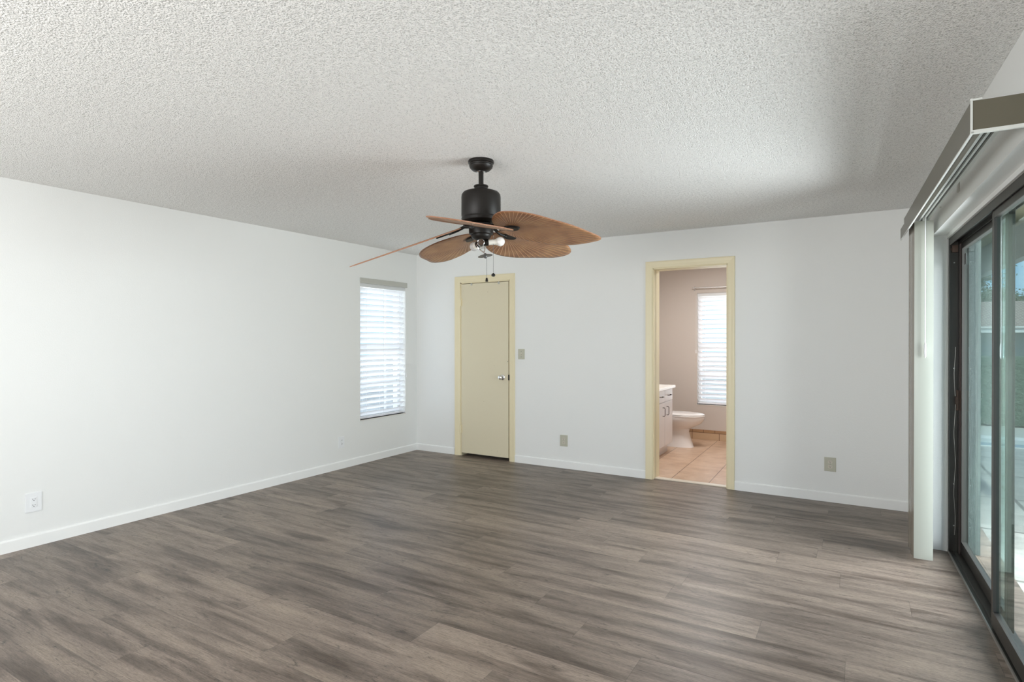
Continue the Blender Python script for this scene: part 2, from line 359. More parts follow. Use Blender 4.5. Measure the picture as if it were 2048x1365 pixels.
# small things
M['plate_white'] = mat('white_plastic_plate', '#E6E8EA', .3)
M['plate_beige'] = mat('beige_plastic_plate', '#BAB9A9', .35)
M['recept_beige'] = mat('beige_receptacle', '#C9C3B6', .35)
M['slot'] = mat('outlet_slot_black', (.03, .03, .03, 1), .5)
M['porcelain'] = mat('white_porcelain', '#E6E2E0', .12)
M['cabinet'] = mat('white_cabinet_laminate', '#DDDBDD', .3)
M['counter'] = mat('white_cultured_marble', '#E9E5E0', .2)
M['nickel'] = mat('dark_nickel_pull', (.10, .09, .09, 1), .3, metal=.8)
M['clearrod'] = mat('brushed_rod', (.75, .74, .73, 1), .25, metal=.6)
# outdoors
M['stucco'] = mat('exterior_stucco', '#66716F', .85); noise_bump(M['stucco'], 40, .006, .8)
M['soffit'] = mat('tan_soffit', '#A8A184', .8); M['fascia'] = mat('grey_fascia', '#7F8582', .6)
m = M['pave'] = mat('concrete_patio', '#C9C7C0', .8)
ge = N(m, 'ShaderNodeNewGeometry'); sp = N(m, 'ShaderNodeSeparateXYZ'); LK(m, ge.outputs['Position'], sp.inputs[0])
jy = mth(m, 'PINGPONG', mth(m, 'ADD', sp.outputs[1], 20.4), .6); jx = mth(m, 'PINGPONG', mth(m, 'ADD', sp.outputs[0], 20.3), .9)
jj = mth(m, 'MINIMUM', jy, jx); jl = ramp(m, mth(m, 'MULTIPLY', jj, 10), [(.10, g(.4)), (.22, g(1))])
nzp = N(m, 'ShaderNodeTexNoise', Scale=3, Detail=8, Roughness=.7); LK(m, ge.outputs['Position'], nzp.inputs['Vector'])
pc = ramp(m, nzp.outputs[0], [(.3, srgb('#858580')), (.6, srgb('#B4B2AC'))]); mxx = N(m, 'ShaderNodeMixRGB', blend_type='MULTIPLY'); mxx.inputs[0].default_value = 1
LK(m, pc, mxx.inputs[1]); LK(m, jl, mxx.inputs[2]); LK(m, mxx.outputs[0], B_(m).inputs['Base Color'])
M['lawn'] = mat('pale_gravel_ground', '#B9B7AE', .95); noise_bump(M['lawn'], 20, .03, 1)
M['pool'] = mat('pool_water', '#3E7C96', .08)
M['coping'] = mat('white_pool_coping', '#DAD8D2', .6)
M['hedge'] = mat('hedge_leaves', '#3C5B45', .9); noise_bump(M['hedge'], 12, .1, 1)
M['neighbour'] = mat('grey_green_house_paint', '#7C8F8B', .8)
m = M['rooftile'] = mat('brown_barrel_tile', '#7E6558', .8)
tcn = N(m, 'ShaderNodeTexCoord'); bk = N(m, 'ShaderNodeTexBrick', Scale=1.0); LK(m, tcn.outputs['UV'], bk.inputs['Vector'])
bk.inputs['Color1'].default_value = srgb('#8A6F60'); bk.inputs['Color2'].default_value = srgb('#75594C'); bk.inputs['Mortar'].default_value = srgb('#B0A293')
bk.inputs['Brick Width'].default_value = .17; bk.inputs['Row Height'].default_value = .15; bk.inputs['Mortar Size'].default_value = .016
LK(m, bk.outputs[0], B_(m).inputs['Base Color'])
M['bark'] = mat('tree_bark', '#5A4B3E', .9); M['foliage'] = translucent('tree_leaves', (.06, .13, .06, 1), .3)

# ------------------------------------------------------------------ room shell
def st(o, label=None, cat=None): return tag(o, label, cat, kind='structure')
def floor_planks():
    bm = bmesh.new(); uvl = bm.loops.layers.uv.new('UVMap'); ed = bm.loops.layers.uv.new('edge'); cl = bm.loops.layers.color.new('rnd')
    W_, Ln, Y0 = .209, 1.41, 1.41
    known = {-1: -2.76, 0: -3.227, 1: -3.672, 2: -2.72, 3: -3.17, 4: -2.216, 5: -1.139, 6: -2.86, 7: -.40, 9: -.85, 10: -1.17, 11: -1.49, 12: -.43}
    rnd = random.Random(11)
    xmin, xmax = -L-.1, R+.30
    k = int(math.floor((YR-.1-Y0)/W_))
    while Y0+k*W_ < D+WT:
        y0 = Y0+k*W_; y1 = min(y0+W_, D+WT)
        a = known.get(k, rnd.uniform(-3, -1.6)); x = a
        while x > xmin: x -= Ln
        while x < xmax:
            xa, xb = max(x, xmin), min(x+Ln, xmax)
            if xb-xa > .001:
                vs = [bm.verts.new(p) for p in ((xa, y0, 0), (xb, y0, 0), (xb, y1, 0), (xa, y1, 0))]
                f = bm.faces.new(vs); c = (rnd.random(), rnd.random(), rnd.random(), 1)
                for lp, (px, py) in zip(f.loops, ((xa, y0), (xb, y0), (xb, y1), (xa, y1))):
                    lp[uvl].uv = (px-x, py-y0); lp[ed].uv = (px-x, py-y0); lp[cl] = c
            x += Ln
        k += 1
    me = bpy.data.meshes.new('floor'); bm.to_mesh(me); bm.free(); me.materials.append(M['floor'])
    o = bpy.data.objects.new('floor', me); COL.objects.link(o)
    return st(o, 'dark grey-brown wood-look plank floor of the empty bedroom', 'floor')
floor_planks()
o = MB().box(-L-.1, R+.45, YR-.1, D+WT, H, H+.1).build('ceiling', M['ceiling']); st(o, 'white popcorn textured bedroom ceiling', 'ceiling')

# left wall with window opening
WY0, WY1, WZ0, WZ1 = 4.66, 5.411, .486, 2.02
b = MB(); xo, xi = -L-.20, -L
b.box(xo, xi, YR-.1, WY0, 0, H).box(xo, xi, WY1, D+WT, 0, H).box(xo, xi, WY0, WY1, 0, WZ0).box(xo, xi, WY0, WY1, WZ1, H)
st(b.build('wall_left', M['wall']), 'long plain white wall on the left with one window near the corner', 'wall')
# back wall
D1L, D1R, DT = -4.068, -3.378, 2.062
D2L, D2R, DT2 = -1.732, -1.028, 2.087
b = MB(); y0, y1 = D, D+WT
XE = R+.30
b.box(-L, D1L, y0, y1, 0, H).box(D1L, D1R, y0, y1, DT, H).box(D1R, D2L, y0, y1, 0, H).box(D2L, D2R, y0, y1, DT2, H).box(D2R, XE, y0, y1, 0, H)
st(b.build('wall_back', M['wall']), 'white back wall with the cream closet door and the bathroom doorway', 'wall')
st(MB().box(D1L-.03, D1R+.03, y1, y1+.05, 0, H).build('wall_closet', M['wall']))
# right wall (in its own frame) with the sliding door opening
OV0, OV1, OZ = .915, 3.25, 2.07
VR = D-YR+.1
b = MB(rw)
WM = .10
b.box(WIN, WM, 0, OV0, 0, H).box(WIN, WM, OV1, VR, 0, H).box(WIN, WM, OV0, OV1, OZ, H)
st(b.build('wall_right', M['wall']), 'white right wall around the sliding glass door', 'wall')
# exterior skins of the right wall
b = MB(rw); b.box(WM, WOUT+.012, -4.5, OV0, -.15, H+.2).box(WM, WOUT+.012, OV1, VR, -.15, H+.2).box(WM, WOUT+.012, OV0, OV1, OZ, H+.2)
st(b.build('wall_exterior', M['stucco']), 'stuccoed outer face of the house beside the patio', 'wall')
# unseen rear wall with an opening added for the fill light
b = MB(); RX0, RX1, RZ0, RZ1 = -4.1, -.5, .4, 2.3
b.box(-L, RX0, YR-.12, YR, 0, H).box(RX1, R+.3, YR-.12, YR, 0, H).box(RX0, RX1, YR-.12, YR, 0, RZ0).box(RX0, RX1, YR-.12, YR, RZ1, H)
st(b.build('wall_rear', M['wall']))

def baseprof(t=.012, h=.082):
    return [(0, 0), (t, 0), (t, h-.010), (t*.8, h-.004), (t*.35, h), (0, h)]
b = MB(lambda x, y, z: (-L+x, y, z)); b.prism([(p[0], p[1]) for p in baseprof()], YR, D, 'y')
st(b.build('baseboard_left', M['trimwhite'], smooth=False), 'low white baseboard along the left wall', 'baseboard')
for nm, xa, xb, lab in (('baseboard_back', -L+.012, D1L-.07-.012, 'short white baseboard between corner and closet door'),
                        ('baseboard_middle', D1R+.068, D2L-.07, 'white baseboard between the closet door and the bathroom doorway'),
                        ('baseboard_right', D2R+.065, R+.09, 'white baseboard right of the bathroom doorway')):
    b = MB(lambda x, y, z: (x, D-y, z)); b.prism(baseprof(), xa, xb, 'x')
    st(b.build(nm, M['trimwhite']), lab, 'baseboard')

# ------------------------------------------------------------------ closet door
def casing(xl, xr, zt, wl, wr, wt, parent, name='casing'):
    # stepped profile casing on the face of the back wall: left leg, right leg, head, each mitred
    t = .016
    def leg(x_in, x_out, zin, zout):
        # profile across: thin at inner edge, thick at outer
        s_ = 1 if x_out > x_in else -1; wdt = abs(x_out-x_in)
        prof = [(0, 0), (0, .009), (.15, .012), (.5, .013), (.8, t), (.97, t), (1, .010), (1, 0)]
        bb = MB(); A = []; Bt = []
        for f, d in prof:
            x = x_in + s_*wdt*f; ztop = zin + (zout-zin)*f
            A.append(bb.v((x, D-d, 0))); Bt.append(bb.v((x, D-d, ztop)))
        n = len(prof)
        for i in range(n-1): bb.bm.faces.new((A[i], A[i+1], Bt[i+1], Bt[i]))
        bb.bm.faces.new(A[::-1]); bb.bm.faces.new(Bt); bb.bm.faces.new((A[n-1], A[0], Bt[0], Bt[n-1]))
        return bb
    leg(xl, xl-wl, zt, zt+wt).build(name, M['cream'], parent)
    leg(xr, xr+wr, zt, zt+wt).build(name, M['cream'], parent)
    bb = MB(); prof = [(0, 0), (0, .009), (.15, .012), (.5, .013), (.8, t), (.97, t), (1, .010), (1, 0)]; A = []; Bt = []
    for f, d in prof:
        A.append(bb.v((xl-wl*f, D-d, zt+wt*f))); Bt.append(bb.v((xr+wr*f, D-d, zt+wt*f)))
    n = len(prof)
    for i in range(n-1): bb.bm.faces.new((A[i], A[i+1], Bt[i+1], Bt[i]))
    bb.bm.faces.new(A[::-1]); bb.bm.faces.new(Bt); bb.bm.faces.new((A[n-1], A[0], Bt[0], Bt[n-1]))
    bb.build('head_casing', M['cream'], parent)

d1 = st(empty('door_1', ((D1L+D1R)/2, D, 0), 'closed narrow cream flush door near the left corner', 'door'), None)
casing(D1L, D1R, DT, .078, .066, .072, d1)
b = MB(); b.box(D1L, D1L+.012, D+.001, D+.12, 0, DT).box(D1R-.012, D1R, D+.001, D+.12, 0, DT).box(D1L, D1R, D+.001, D+.12, DT-.012, DT)
b.build('door_frame', M['cream'], d1)
pan = MB().box(D1L+.016, D1R-.019, D-.004, D+.032, .034, DT-.018).build('door_panel', M['creamdoor'], d1, bevel=.002)
for z in (1.826, .318):
    b = MB(); b.lathe([(.0085, -.045), (.0085, -.016), (.0068, -.015), (.0068, -.013), (.0085, -.012), (.0085, .012), (.0068, .013), (.0068, .015), (.0085, .016), (.0085, .045)], (D1L+.012, D-.013, z), 12)
    b.box(D1L-.012, D1L+.030, D-.0065, D-.0035, z-.044, z+.044)
    b.build('hinge', M['cream'], d1)
# knob
kz, kx = .952, -3.475
Mx = Matrix.Rotation(radians(90), 4, 'X')
b = MB(); b.lathe([(0, .068), (.012, .067), (.022, .062), (.026, .053), (.026, .046), (.021, .036), (.012, .030), (.011, .012), (.018, .010), (.030, .006), (.032, .001), (.032, 0)], (kx, D-.004, kz), 28, Mx)
b.build('door_knob', M['chrome'], d1, smooth=True)
MB().box(D1R-.022, D1R-.006, D-.0065, D-.001, kz-.03, kz+.032).build('latch_plate', M['bronze'], d1, bevel=.001)
b = MB(); b.lathe([(.004, 0), (.004, .004)], (-3.405, D-.004, 1.135), 10, Mx); b.build('deadbolt_hole_shade', M['bronze'], d1)  # dark disc stands in for the shade of the deadbolt hole
for hx in (-3.905, -3.525):
    MB().box(hx-.010, hx+.010, D-.010, D-.003, DT-.040, DT-.014).build('over_door_hook', M['blindrail'], d1, bevel=.001)

# ------------------------------------------------------------------ bathroom doorway
d2 = st(empty('door_2', ((D2L+D2R)/2, D, 0), 'open bathroom doorway with cream painted frame and no leaf showing', 'doorway'))
casing(D2L, D2R, DT2, .070, .065, .068, d2)
b = MB(); ye = D+WT
b.box(D2L-.003, D2L+.010, D-.001, D+.062, 0, DT2).box(D2L-.003, D2L+.010, D+.078, ye+.01, 0, DT2)
b.box(D2R-.010, D2R+.003, D-.001, ye+.01, 0, DT2).box(D2L, D2R, D-.001, D+.062, DT2-.010, DT2).box(D2L, D2R, D+.078, ye+.01, DT2-.010, DT2)
b.box(D2R-.018, D2R-.010, D+.085, D+.12, 0, DT2-.01)
b.build('door_jamb', M['cream'], d2, bevel=.0015)
b = MB(); b.box(D2L-.012, D2L+.002, D+.060, D+.080, .01, DT2).box(D2L, D2R, D+.060, D+.080, DT2-.004, DT2+.006)
b.build('pocket_slot', M['groove'], d2)
b = MB(); b.box(D2L+.010, D2R-.010, D+.03, D+.10, .0, .010); st(b.build('trim_1', M['marble'], bevel=.003), 'pale marble threshold in the bathroom doorway', 'threshold')

# ------------------------------------------------------------------ bathroom shell
BX0, BX1 = -2.56, -.55; B0 = D+WT
st(MB().box(BX0-.1, BX1+.1, D+.08, BY+.1, -.05, .004).build('floor.001', M['tile']), 'beige tiled bathroom floor seen through the doorway', 'floor')
st(MB().box(BX0-.1, BX1+.1, B0, BY+.1, H, H+.1).build('ceiling.001', M['wall']))
BWX0, BWX1 = -1.896, -1.10
b = MB(); b.box(BX0-.1, BWX0, BY, BY+.2, 0, H).box(BWX1, BX1+.1, BY, BY+.2, 0, H).box(BWX0, BWX1, BY, BY+.2, 0, WZ0).box(BWX0, BWX1, BY, BY+.2, WZ1, H)
st(b.build('wall_bathroom_back', M['bathwall']), 'taupe bathroom wall behind the toilet with a window', 'wall')
st(MB().box(BX0-.1, BX0, B0, BY, 0, H).build('wall_bathroom_left', M['bathwall']), 'taupe left wall of the bathroom behind vanity and toilet', 'wall')
st(MB().box(BX1, BX1+.1, B0, BY, 0, H).build('wall_bathroom_right', M['bathwall']))
b = MB(); b.box(BX0, D2L-.02, B0, B0+.012, 0, H).box(D2R+.02, BX1, B0, B0+.012, 0, H).box(D2L-.02, D2R+.02, B0, B0+.012, DT2+.02, H)
st(b.build('wall_bathroom_front', M['bathwall']))
b = MB(); b.box(BX0, BX1, BY-.010, BY, .004, .1).box(BX0, BX1, BY-.012, BY, .1, .14)
st(b.build('baseboard_bathroom', M['basetile'], bevel=.0015), 'brown tile skirting in two courses under the bathroom window', 'baseboard')

# ------------------------------------------------------------------ windows with frames and venetian blinds
def window(name, xf, w_, z0, z1, label, muntins=True):
    # local: a 0..w across, d depth outward from wall face, z
    top = empty(name, xf(w_/2, 0, z0), label, 'window', kind='structure')
    b = MB(xf); f = .035
    b.box(0, f, .10, .15, z0, z1).box(w_-f, w_, .10, .15, z0, z1).box(f, w_-f, .10, .15, z0, z0+f).box(f, w_-f, .10, .15, z1-f, z1)
    b.build('window_frame', M['winframe'], top, bevel=.002)
    zm = (z0+z1)/2+.035
    b = MB(xf); b.box(f, w_-f, .10, .135, zm-.022, zm+.022); b.build('meeting_rail', M['winframe'], top, bevel=.002)
    b = MB(xf)
    b.box(w_*.70-.009, w_*.70+.009, .112, .130, z0+f, zm-.022).box(w_*.70-.009, w_*.70+.009, .112, .130, zm+.022, z1-f)
    b.box(f, w_-f, .1135, .1285, z1-.39, z1-.37).box(f, w_-f, .1135, .1285, z0+.39, z0+.41)
    b.build('muntins', M['winframe'], top)
    b = MB(xf); b.box(f, w_-f, .119, .123, z0+f, z1-f); b.build('window_pane', M['clearglass'], top)
    b = MB(xf); b.box(-.004, w_+.004, -.006, .10, z0-.010, z0); b.build('window_sill', M['sill'], top, bevel=.003)
    return top
def blind(name, xf, w_, z0, z1, label, group, valance=True, tilt=26, pitch_=.0635, wand_left=False):
    t = empty(name, xf(w_/2, .03, z1), label, 'blind', group)
    rnd = random.Random(len(name)+int(w_*100))
    b = MB(xf); zt = z1-.055; n = int((zt-(z0+.03))/pitch_)
    hw = .0315; ca, sa = cos(radians(tilt)), sin(radians(tilt))
    zs = []
    for i in range(n+1):
        zc = zt-.02-i*pitch_
        if zc < z0+.05: break
        zs.append(zc)
        j = radians(rnd.uniform(-1, 1)) + radians(-16*max(0, min(1, (i-n*.5)/(n*.35)))); c_, s_ = cos(radians(tilt)+j), sin(radians(tilt)+j)
        # inner edge up, outer edge down, slight crown
        d0, d1 = .036-hw*c_, .036+hw*c_
        prof = [(d0, zc+hw*s_), (.036+.0015*s_, zc+.0025), (d1, zc-hw*s_), (d1, zc-hw*s_-.0028), (.036, zc-.0005), (d0, zc+hw*s_-.0028)]
        A = [b.v((.006, p[0], p[1])) for p in prof]; Bq = [b.v((w_-.006, p[0], p[1])) for p in prof]
        for k in range(6): b.bm.faces.new((A[k], A[(k+1) % 6], Bq[(k+1) % 6], Bq[k]))
        b.bm.faces.new(A[::-1]); b.bm.faces.new(Bq)
    tag(b.build('slats', M['slat'], t), 'stack of white horizontal blind slats')
    b = MB(xf); b.box(.006, w_-.006, .012, .060, z0+.008, z0+.026); b.build('bottom_rail', M['slat'], t, bevel=.003)
    b = MB(xf); b.box(.003, w_-.003, .005, .065, z1-.045, z1-.003); b.build('headrail', M['winframe'], t)
    b = MB(xf)
    for a in (.10, w_*.5, w_-.10):
        for d in (.0035, .069): b.box(a-.0012, a+.0012, d-.0006, d+.0006, z0+.02, z1-.04)
    b.build('ladder_cord', M['cord'], t)
    if valance:
        b = MB(xf); b.box(-.004, w_+.018, -.016, -.006, z1-.004, z1+.054).box(-.004, .004, -.006, .0, z1-.004, z1+.054).box(w_+.010, w_+.018, -.006, .0, z1-.004, z1+.054)
        b.build('valance', M['blindrail'], t, bevel=.002)
    b = MB(xf); a = -.012 if wand_left else w_+.006
    top_ = (a, -.008, z1-.03); bot = (a, -.010, z1-.78 if wand_left else z1-1.05)
    b.tube([top_, bot], .0016, 6); b.tube([(bot[0], bot[1], bot[2]), (bot[0], bot[1], bot[2]-.05)], .005, 8)
    b.build('pull_cord', M['cord'], t)
    return t
wl = lambda a, d, z: (-L-d, WY0+a, z)
window('window_1', wl, WY1-WY0, WZ0, WZ1, 'white framed window in the left wall behind its blind')
blind('venetian_blind', wl, WY1-WY0, WZ0, WZ1, 'white slatted blind with grey valance in the left wall window', 'white horizontal slat blinds', tilt=58)
wb = lambda a, d, z: (BWX0+a, BY+d, z)
window('window_2', wb, BWX1-BWX0, WZ0, WZ1, 'white framed bathroom window behind its blind')
blind('venetian_blind.001', wb, BWX1-BWX0, WZ0, WZ1, 'bright white slatted blind in the bathroom window', 'white horizontal slat blinds', valance=False, tilt=58, wand_left=True)
# rod above the bathroom window
t = empty('curtain_rod', (-1.45, BY-.06, 2.09), 'thin metal curtain rod mounted above the bathroom window', 'curtain rod')
MB().tube([(-1.95, BY-.06, 2.09), (-.98, BY-.06, 2.09)], .008, 10).build('rod', M['clearrod'], t, smooth=True)
for x in (-1.93, -1.0):
    MB().box(x-.008, x+.008, BY-.066, BY, 2.078, 2.086).box(x-.008, x+.008, BY-.004, BY, 2.055, 2.110).build('rod_bracket', M['clearrod'], t)

# ------------------------------------------------------------------ wall plates
def frame_pt(kind):
    if kind == 'back': return lambda c, z: (lambda a, d, h: (c+a, D-d, z+h))
    return lambda c, z: (lambda a, d, h: (-L+d, c+a, z+h))
def outlet(kind, c, z, w_, h_, plate, rec, label, deco=False, name='wall_outlet', blank=False):
    xf = frame_pt(kind)(c, z)
    t = empty(name, xf(0, 0, 0), label, 'outlet', 'duplex wall outlets')
    b = MB(xf); b.box(-w_/2, w_/2, 0, .006, -h_/2, h_/2); b.build('cover_plate', plate, t, bevel=.0025)
    if deco:
        b = MB(xf); b.box(-.0165, .0165, .005, .0085, -.034, .034); b.build('receptacle', rec, t, bevel=.001)
        d = .0088
    else:
        for s_ in (1, -1):
            b = MB(xf)
            prof = []
            for k in range(24):
                a = 2*pi*k/24; prof.append((.0172*cos(a), max(-.0125, min(.0125, .0172*sin(a))) + s_*.0195))
            A = [b.v((p[0], .005, p[1])) for p in prof]; Bq = [b.v((p[0], .0082, p[1])) for p in prof]
            for k in range(24): b.bm.faces.new((A[k], A[(k+1) % 24], Bq[(k+1) % 24], Bq[k]))
            b.bm.faces.new(Bq); b.build('receptacle', rec, t)
        d = .0085
        b = MB(xf); b.box(-.002, .002, .0058, .0068, -.002, .002); b.build('plate_screw', M['pewter'], t)
    for s_ in (1, -1):
        zc = s_*.0195+(.002 if not deco else -.0005)
        bs = MB(xf); bs.box(-.0075, -.0050, d-.0006, d+.0002, zc-.0015, zc+.0065); bs.box(.0050, .0075, d-.0006, d+.0002, zc-.0010, zc+.0060)
        bs.box(-.0025, .0025, d-.0006, d+.0002, zc-.0095, zc-.0045)
        tag(bs.build('contact_slots', M['slot'], t), 'black contact slots')
    return t
outlet('left', 1.684, .297, .092, .128, M['plate_white'], M['plate_white'], 'large white outlet plate on the left wall, nearest the camera', deco=True)
outlet('left', 4.384, .283, .078, .120, M['plate_white'], M['plate_white'], 'small white outlet on the left wall below the blind window', name='wall_outlet.001')
outlet('back', -2.702, .296, .090, .122, M['plate_beige'], M['recept_beige'], 'beige outlet on the back wall between the two doorways', name='wall_outlet.002')
outlet('back', -.193, .320, .088, .120, M['plate_beige'], M['recept_beige'], 'beige outlet on the back wall right of the bathroom doorway', name='wall_outlet.003')
xf = frame_pt('back')(-3.228, 1.220)
t = empty('light_switch', xf(0, 0, 0), 'beige toggle light switch beside the closet door', 'light switch')
MB(xf).box(-.042, .042, 0, .006, -.057, .057).build('cover_plate', M['plate_beige'], t, bevel=.0025)
b = MB(xf); b.box(-.005, .005, .005, .0065, -.012, .012); b.build('toggle_slot', M['recept_beige'], t)
b = MB(xf); b.prism([(.005, -.004), (.018, -.011), (.019, -.004), (.005, .005)], -.0035, .0035, 'x'); b.build('toggle', M['recept_beige'], t)
for z in (.030, -.030): MB(xf).box(-.003, .003, .0055, .0068, z-.003, z+.003).build('plate_screw', M['pewter'], t)

# ------------------------------------------------------------------ vanity, counter, toilet
VX, VY1, VY0 = -1.945, 7.12, 5.95
t = empty('vanity_cabinet', ((BX0+VX)/2, (VY0+VY1)/2, .004), 'white laminate bathroom vanity with dark bow pulls', 'cabinet')
b = MB(); b.box(BX0+.001, VX-.018, VY0, VY1, .115, .79); b.build('body', M['cabinet'], t, bevel=.002)
MB().box(BX0+.001, VX-.065, VY0+.01, VY1-.01, .004, .115).build('plinth', M['cabinet'], t)
edges = [7.117, 6.79, 6.463, 6.136]
def pull(parent, p0, p1, out=.028):
    p0, p1 = Vector(p0), Vector(p1); d = (p1-p0).normalized()
    b = MB(); o_ = Vector((out, 0, 0))
    b.tube([p0, p0+o_*.7, p0+o_+d*.012, p1+o_-d*.012, p1+o_*.7, p1], .0042, 8); return b.build('pull_handle', M['nickel'], parent, smooth=True)
for i in range(3):
    ya, yb = edges[i+1]+.002, edges[i]-.002
    dr = MB().box(VX-.018, VX, ya, yb, .645, .785).build('drawer', M['cabinet'], t, bevel=.003)
    pull(dr, (VX, (ya+yb)/2-.048, .715), (VX, (ya+yb)/2+.048, .715))
    dr = MB().box(VX-.018, VX, ya, yb, .122, .640).build('cabinet_door', M['cabinet'], t, bevel=.003)
    hy = (yb-.255) if i == 0 else (ya+.29 if i == 1 else (ya+yb)/2)
    hy = {0: 6.86, 1: 6.70, 2: 6.2}[i]
    pull(dr, (VX, hy, .485), (VX, hy, .585))
b = MB(); b.box(BX0+.001, VX+.028, VY0-.01, VY1+.035, .792, .822).box(BX0+.001, BX0+.02, VY0-.01, VY1+.035, .822, .92)
tag(b.build('countertop', M['counter'], bevel=.006, seg=3), 'white countertop lying on the bathroom vanity', 'countertop')

TY = 7.545
t = empty('toilet', (-2.1, TY, .004), 'white two-piece toilet beyond the vanity with lid down', 'toilet')
def loftx(sections, n=36, cap=True):
    # sections: list of (z, x0, x1, halfwidth, sharp)
    b = MB(); rings = []
    for z, xa, xb, hw, p in sections:
        cx, rx = (xa+xb)/2, (xb-xa)/2; ring = []
        for k in range(n):
            a = 2*pi*k/n; c, s_ = cos(a), sin(a)
            X = math.copysign(abs(c)**p, c)*rx; Y = math.copysign(abs(s_)**p, s_)*hw
            ring.append(b.v((cx+X, TY+Y, z)))
        rings.append(ring)
    for A, Bq in zip(rings, rings[1:]):
        for k in range(n): b.bm.faces.new((A[k], A[(k+1) % n], Bq[(k+1) % n], Bq[k]))
    b.bm.faces.new(rings[0][::-1]); b.bm.faces.new(rings[-1]); return b
XF = -1.655
b = loftx([(.004, -2.32, -1.79, .125, .75), (.02, -2.32, -1.80, .122, .75), (.10, -2.33, -1.825, .108, .75), (.20, -2.34, -1.85, .098, .8), (.235, -2.34, -1.84, .105, .85),
           (.27, -2.33, -1.77, .135, .9), (.31, -2.33, -1.70, .165, .95), (.35, -2.33, XF-.012, .182, 1), (.385, -2.33, XF, .186, 1), (.395, -2.33, XF-.002, .184, 1)])
b.build('bowl', M['porcelain'], t, smooth=True)
b = loftx([(.396, -2.24, XF-.004, .186, 1), (.400, -2.24, XF+.002, .189, 1), (.410, -2.24, XF+.002, .189, 1), (.414, -2.24, XF-.004, .186, 1)]); b.build('seat', M['porcelain'], t, smooth=True)
b = loftx([(.417, -2.24, XF-.006, .184, 1), (.421, -2.24, XF-.001, .187, 1), (.428, -2.24, XF-.004, .185, 1), (.436, -2.23, XF-.030, .165, 1), (.439, -2.21, XF-.10, .12, 1)]); b.build('lid', M['porcelain'], t, smooth=True)
b = MB(); b.box(-2.52, -2.33, TY-.22, TY+.22, .38, .72); b.build('tank', M['porcelain'], t, bevel=.02, seg=3, smooth=True)
b = MB(); b.box(-2.53, -2.32, TY-.23, TY+.23, .722, .755); b.build('tank_lid', M['porcelain'], t, bevel=.01, smooth=True)
MB().tube([(-2.325, TY-.17, .66), (-2.305, TY-.17, .66), (-2.30, TY-.10, .655)], .006, 8).build('flush_lever', M['chrome'], t)

# ------------------------------------------------------------------ ceiling fan
HX, HY = -1.899, 2.83
fan = empty('ceiling_fan', (HX, HY, H), 'dark bronze ceiling fan with five brown palm leaf blades hanging from the ceiling', 'ceiling fan')
c0 = (HX, HY, 0)
b = MB(); b.lathe([(.074, 2.44), (.076, 2.432), (.075, 2.424), (.068, 2.420), (.067, 2.414), (.070, 2.410), (.066, 2.398), (.052, 2.384), (.034, 2.376), (.024, 2.374)], c0, 48); b.build('canopy', M['bronze'], fan, smooth=True)
b = MB(); b.lathe([(.026, 2.378), (.027, 2.373), (.020, 2.371), (.016, 2.373)], c0, 32); b.build('canopy_ring', M['chrome'], fan, smooth=True)
b = MB(); b.lathe([(.0145, 2.38), (.0145, 2.27)], c0, 24); b.build('downrod', M['bronze'], fan, smooth=True)
b = MB(); b.lathe([(.041, 2.294), (.043, 2.290), (.043, 2.286), (.039, 2.284), (.039, 2.256)], c0, 36); b.build('collar', M['bronze'], fan, smooth=True)
b = MB(); b.lathe([(.050, 2.262), (.085, 2.259), (.104, 2.252), (.113, 2.240), (.1155, 2.225), (.1155, 2.115), (.113, 2.110), (.1135, 2.104), (.1155, 2.100), (.112, 2.085), (.09, 2.078), (.05, 2.076)], c0, 64); b.build('motor_housing', M['bronze'], fan, smooth=True)
b = MB(); b.lathe([(.045, 2.08), (.06, 2.070), (.062, 2.045), (.072, 2.040), (.072, 2.018), (.070, 2.008), (.060, 2.003), (.058, 1.994), (.050, 1.982), (.036, 1.976), (.0, 1.974)], c0, 48); b.build('switch_housing', M['bronze'], fan, smooth=True)
rings_ = MB()
A0 = 2.471; PITCH = [-.217, -.206, -.171, -.228, -.205]; DROOP = [.138, .357, .117, .036, .098]; ZB = 2.032
out = [(.118, .05), (.125, .11), (.165, .185), (.22, .24), (.30, .278), (.38, .286), (.46, .270), (.535, .235), (.60, .196), (.66, .163), (.705, .135), (.738, .095), (.752, .045), (.738, .0),
       (.70, -.035), (.64, -.07), (.56, -.095), (.48, -.125), (.40, -.160), (.33, -.182), (.265, -.186), (.205, -.160), (.155, -.112), (.125, -.05), (.116, .0)]
def smooth_outline(P, n=4):
    res = []; K = len(P)
    for i in range(K):
        p0, p1, p2, p3 = [Vector(P[(i+j-1) % K]) for j in range(4)]
        for s_ in range(n):
            t_ = s_/n
            res.append(.5*((2*p1)+(-p0+p2)*t_+(2*p0-5*p1+4*p2-p3)*t_*t_+(-p0+3*p1-3*p2+p3)*t_**3))
    return res
OUT = smooth_outline(out)
out_c = [(.118, .05), (.125, .10), (.165, .165), (.22, .222), (.30, .27), (.38, .298), (.446, .304), (.52, .296), (.59, .279), (.635, .262), (.655, .245), (.660, .222), (.650, .19), (.625, .135),
         (.578, .045), (.505, -.049), (.443, -.125), (.373, -.176), (.32, -.193), (.27, -.196), (.214, -.169), (.16, -.118), (.127, -.05), (.116, .0)]
OUTC = smooth_outline(out_c)
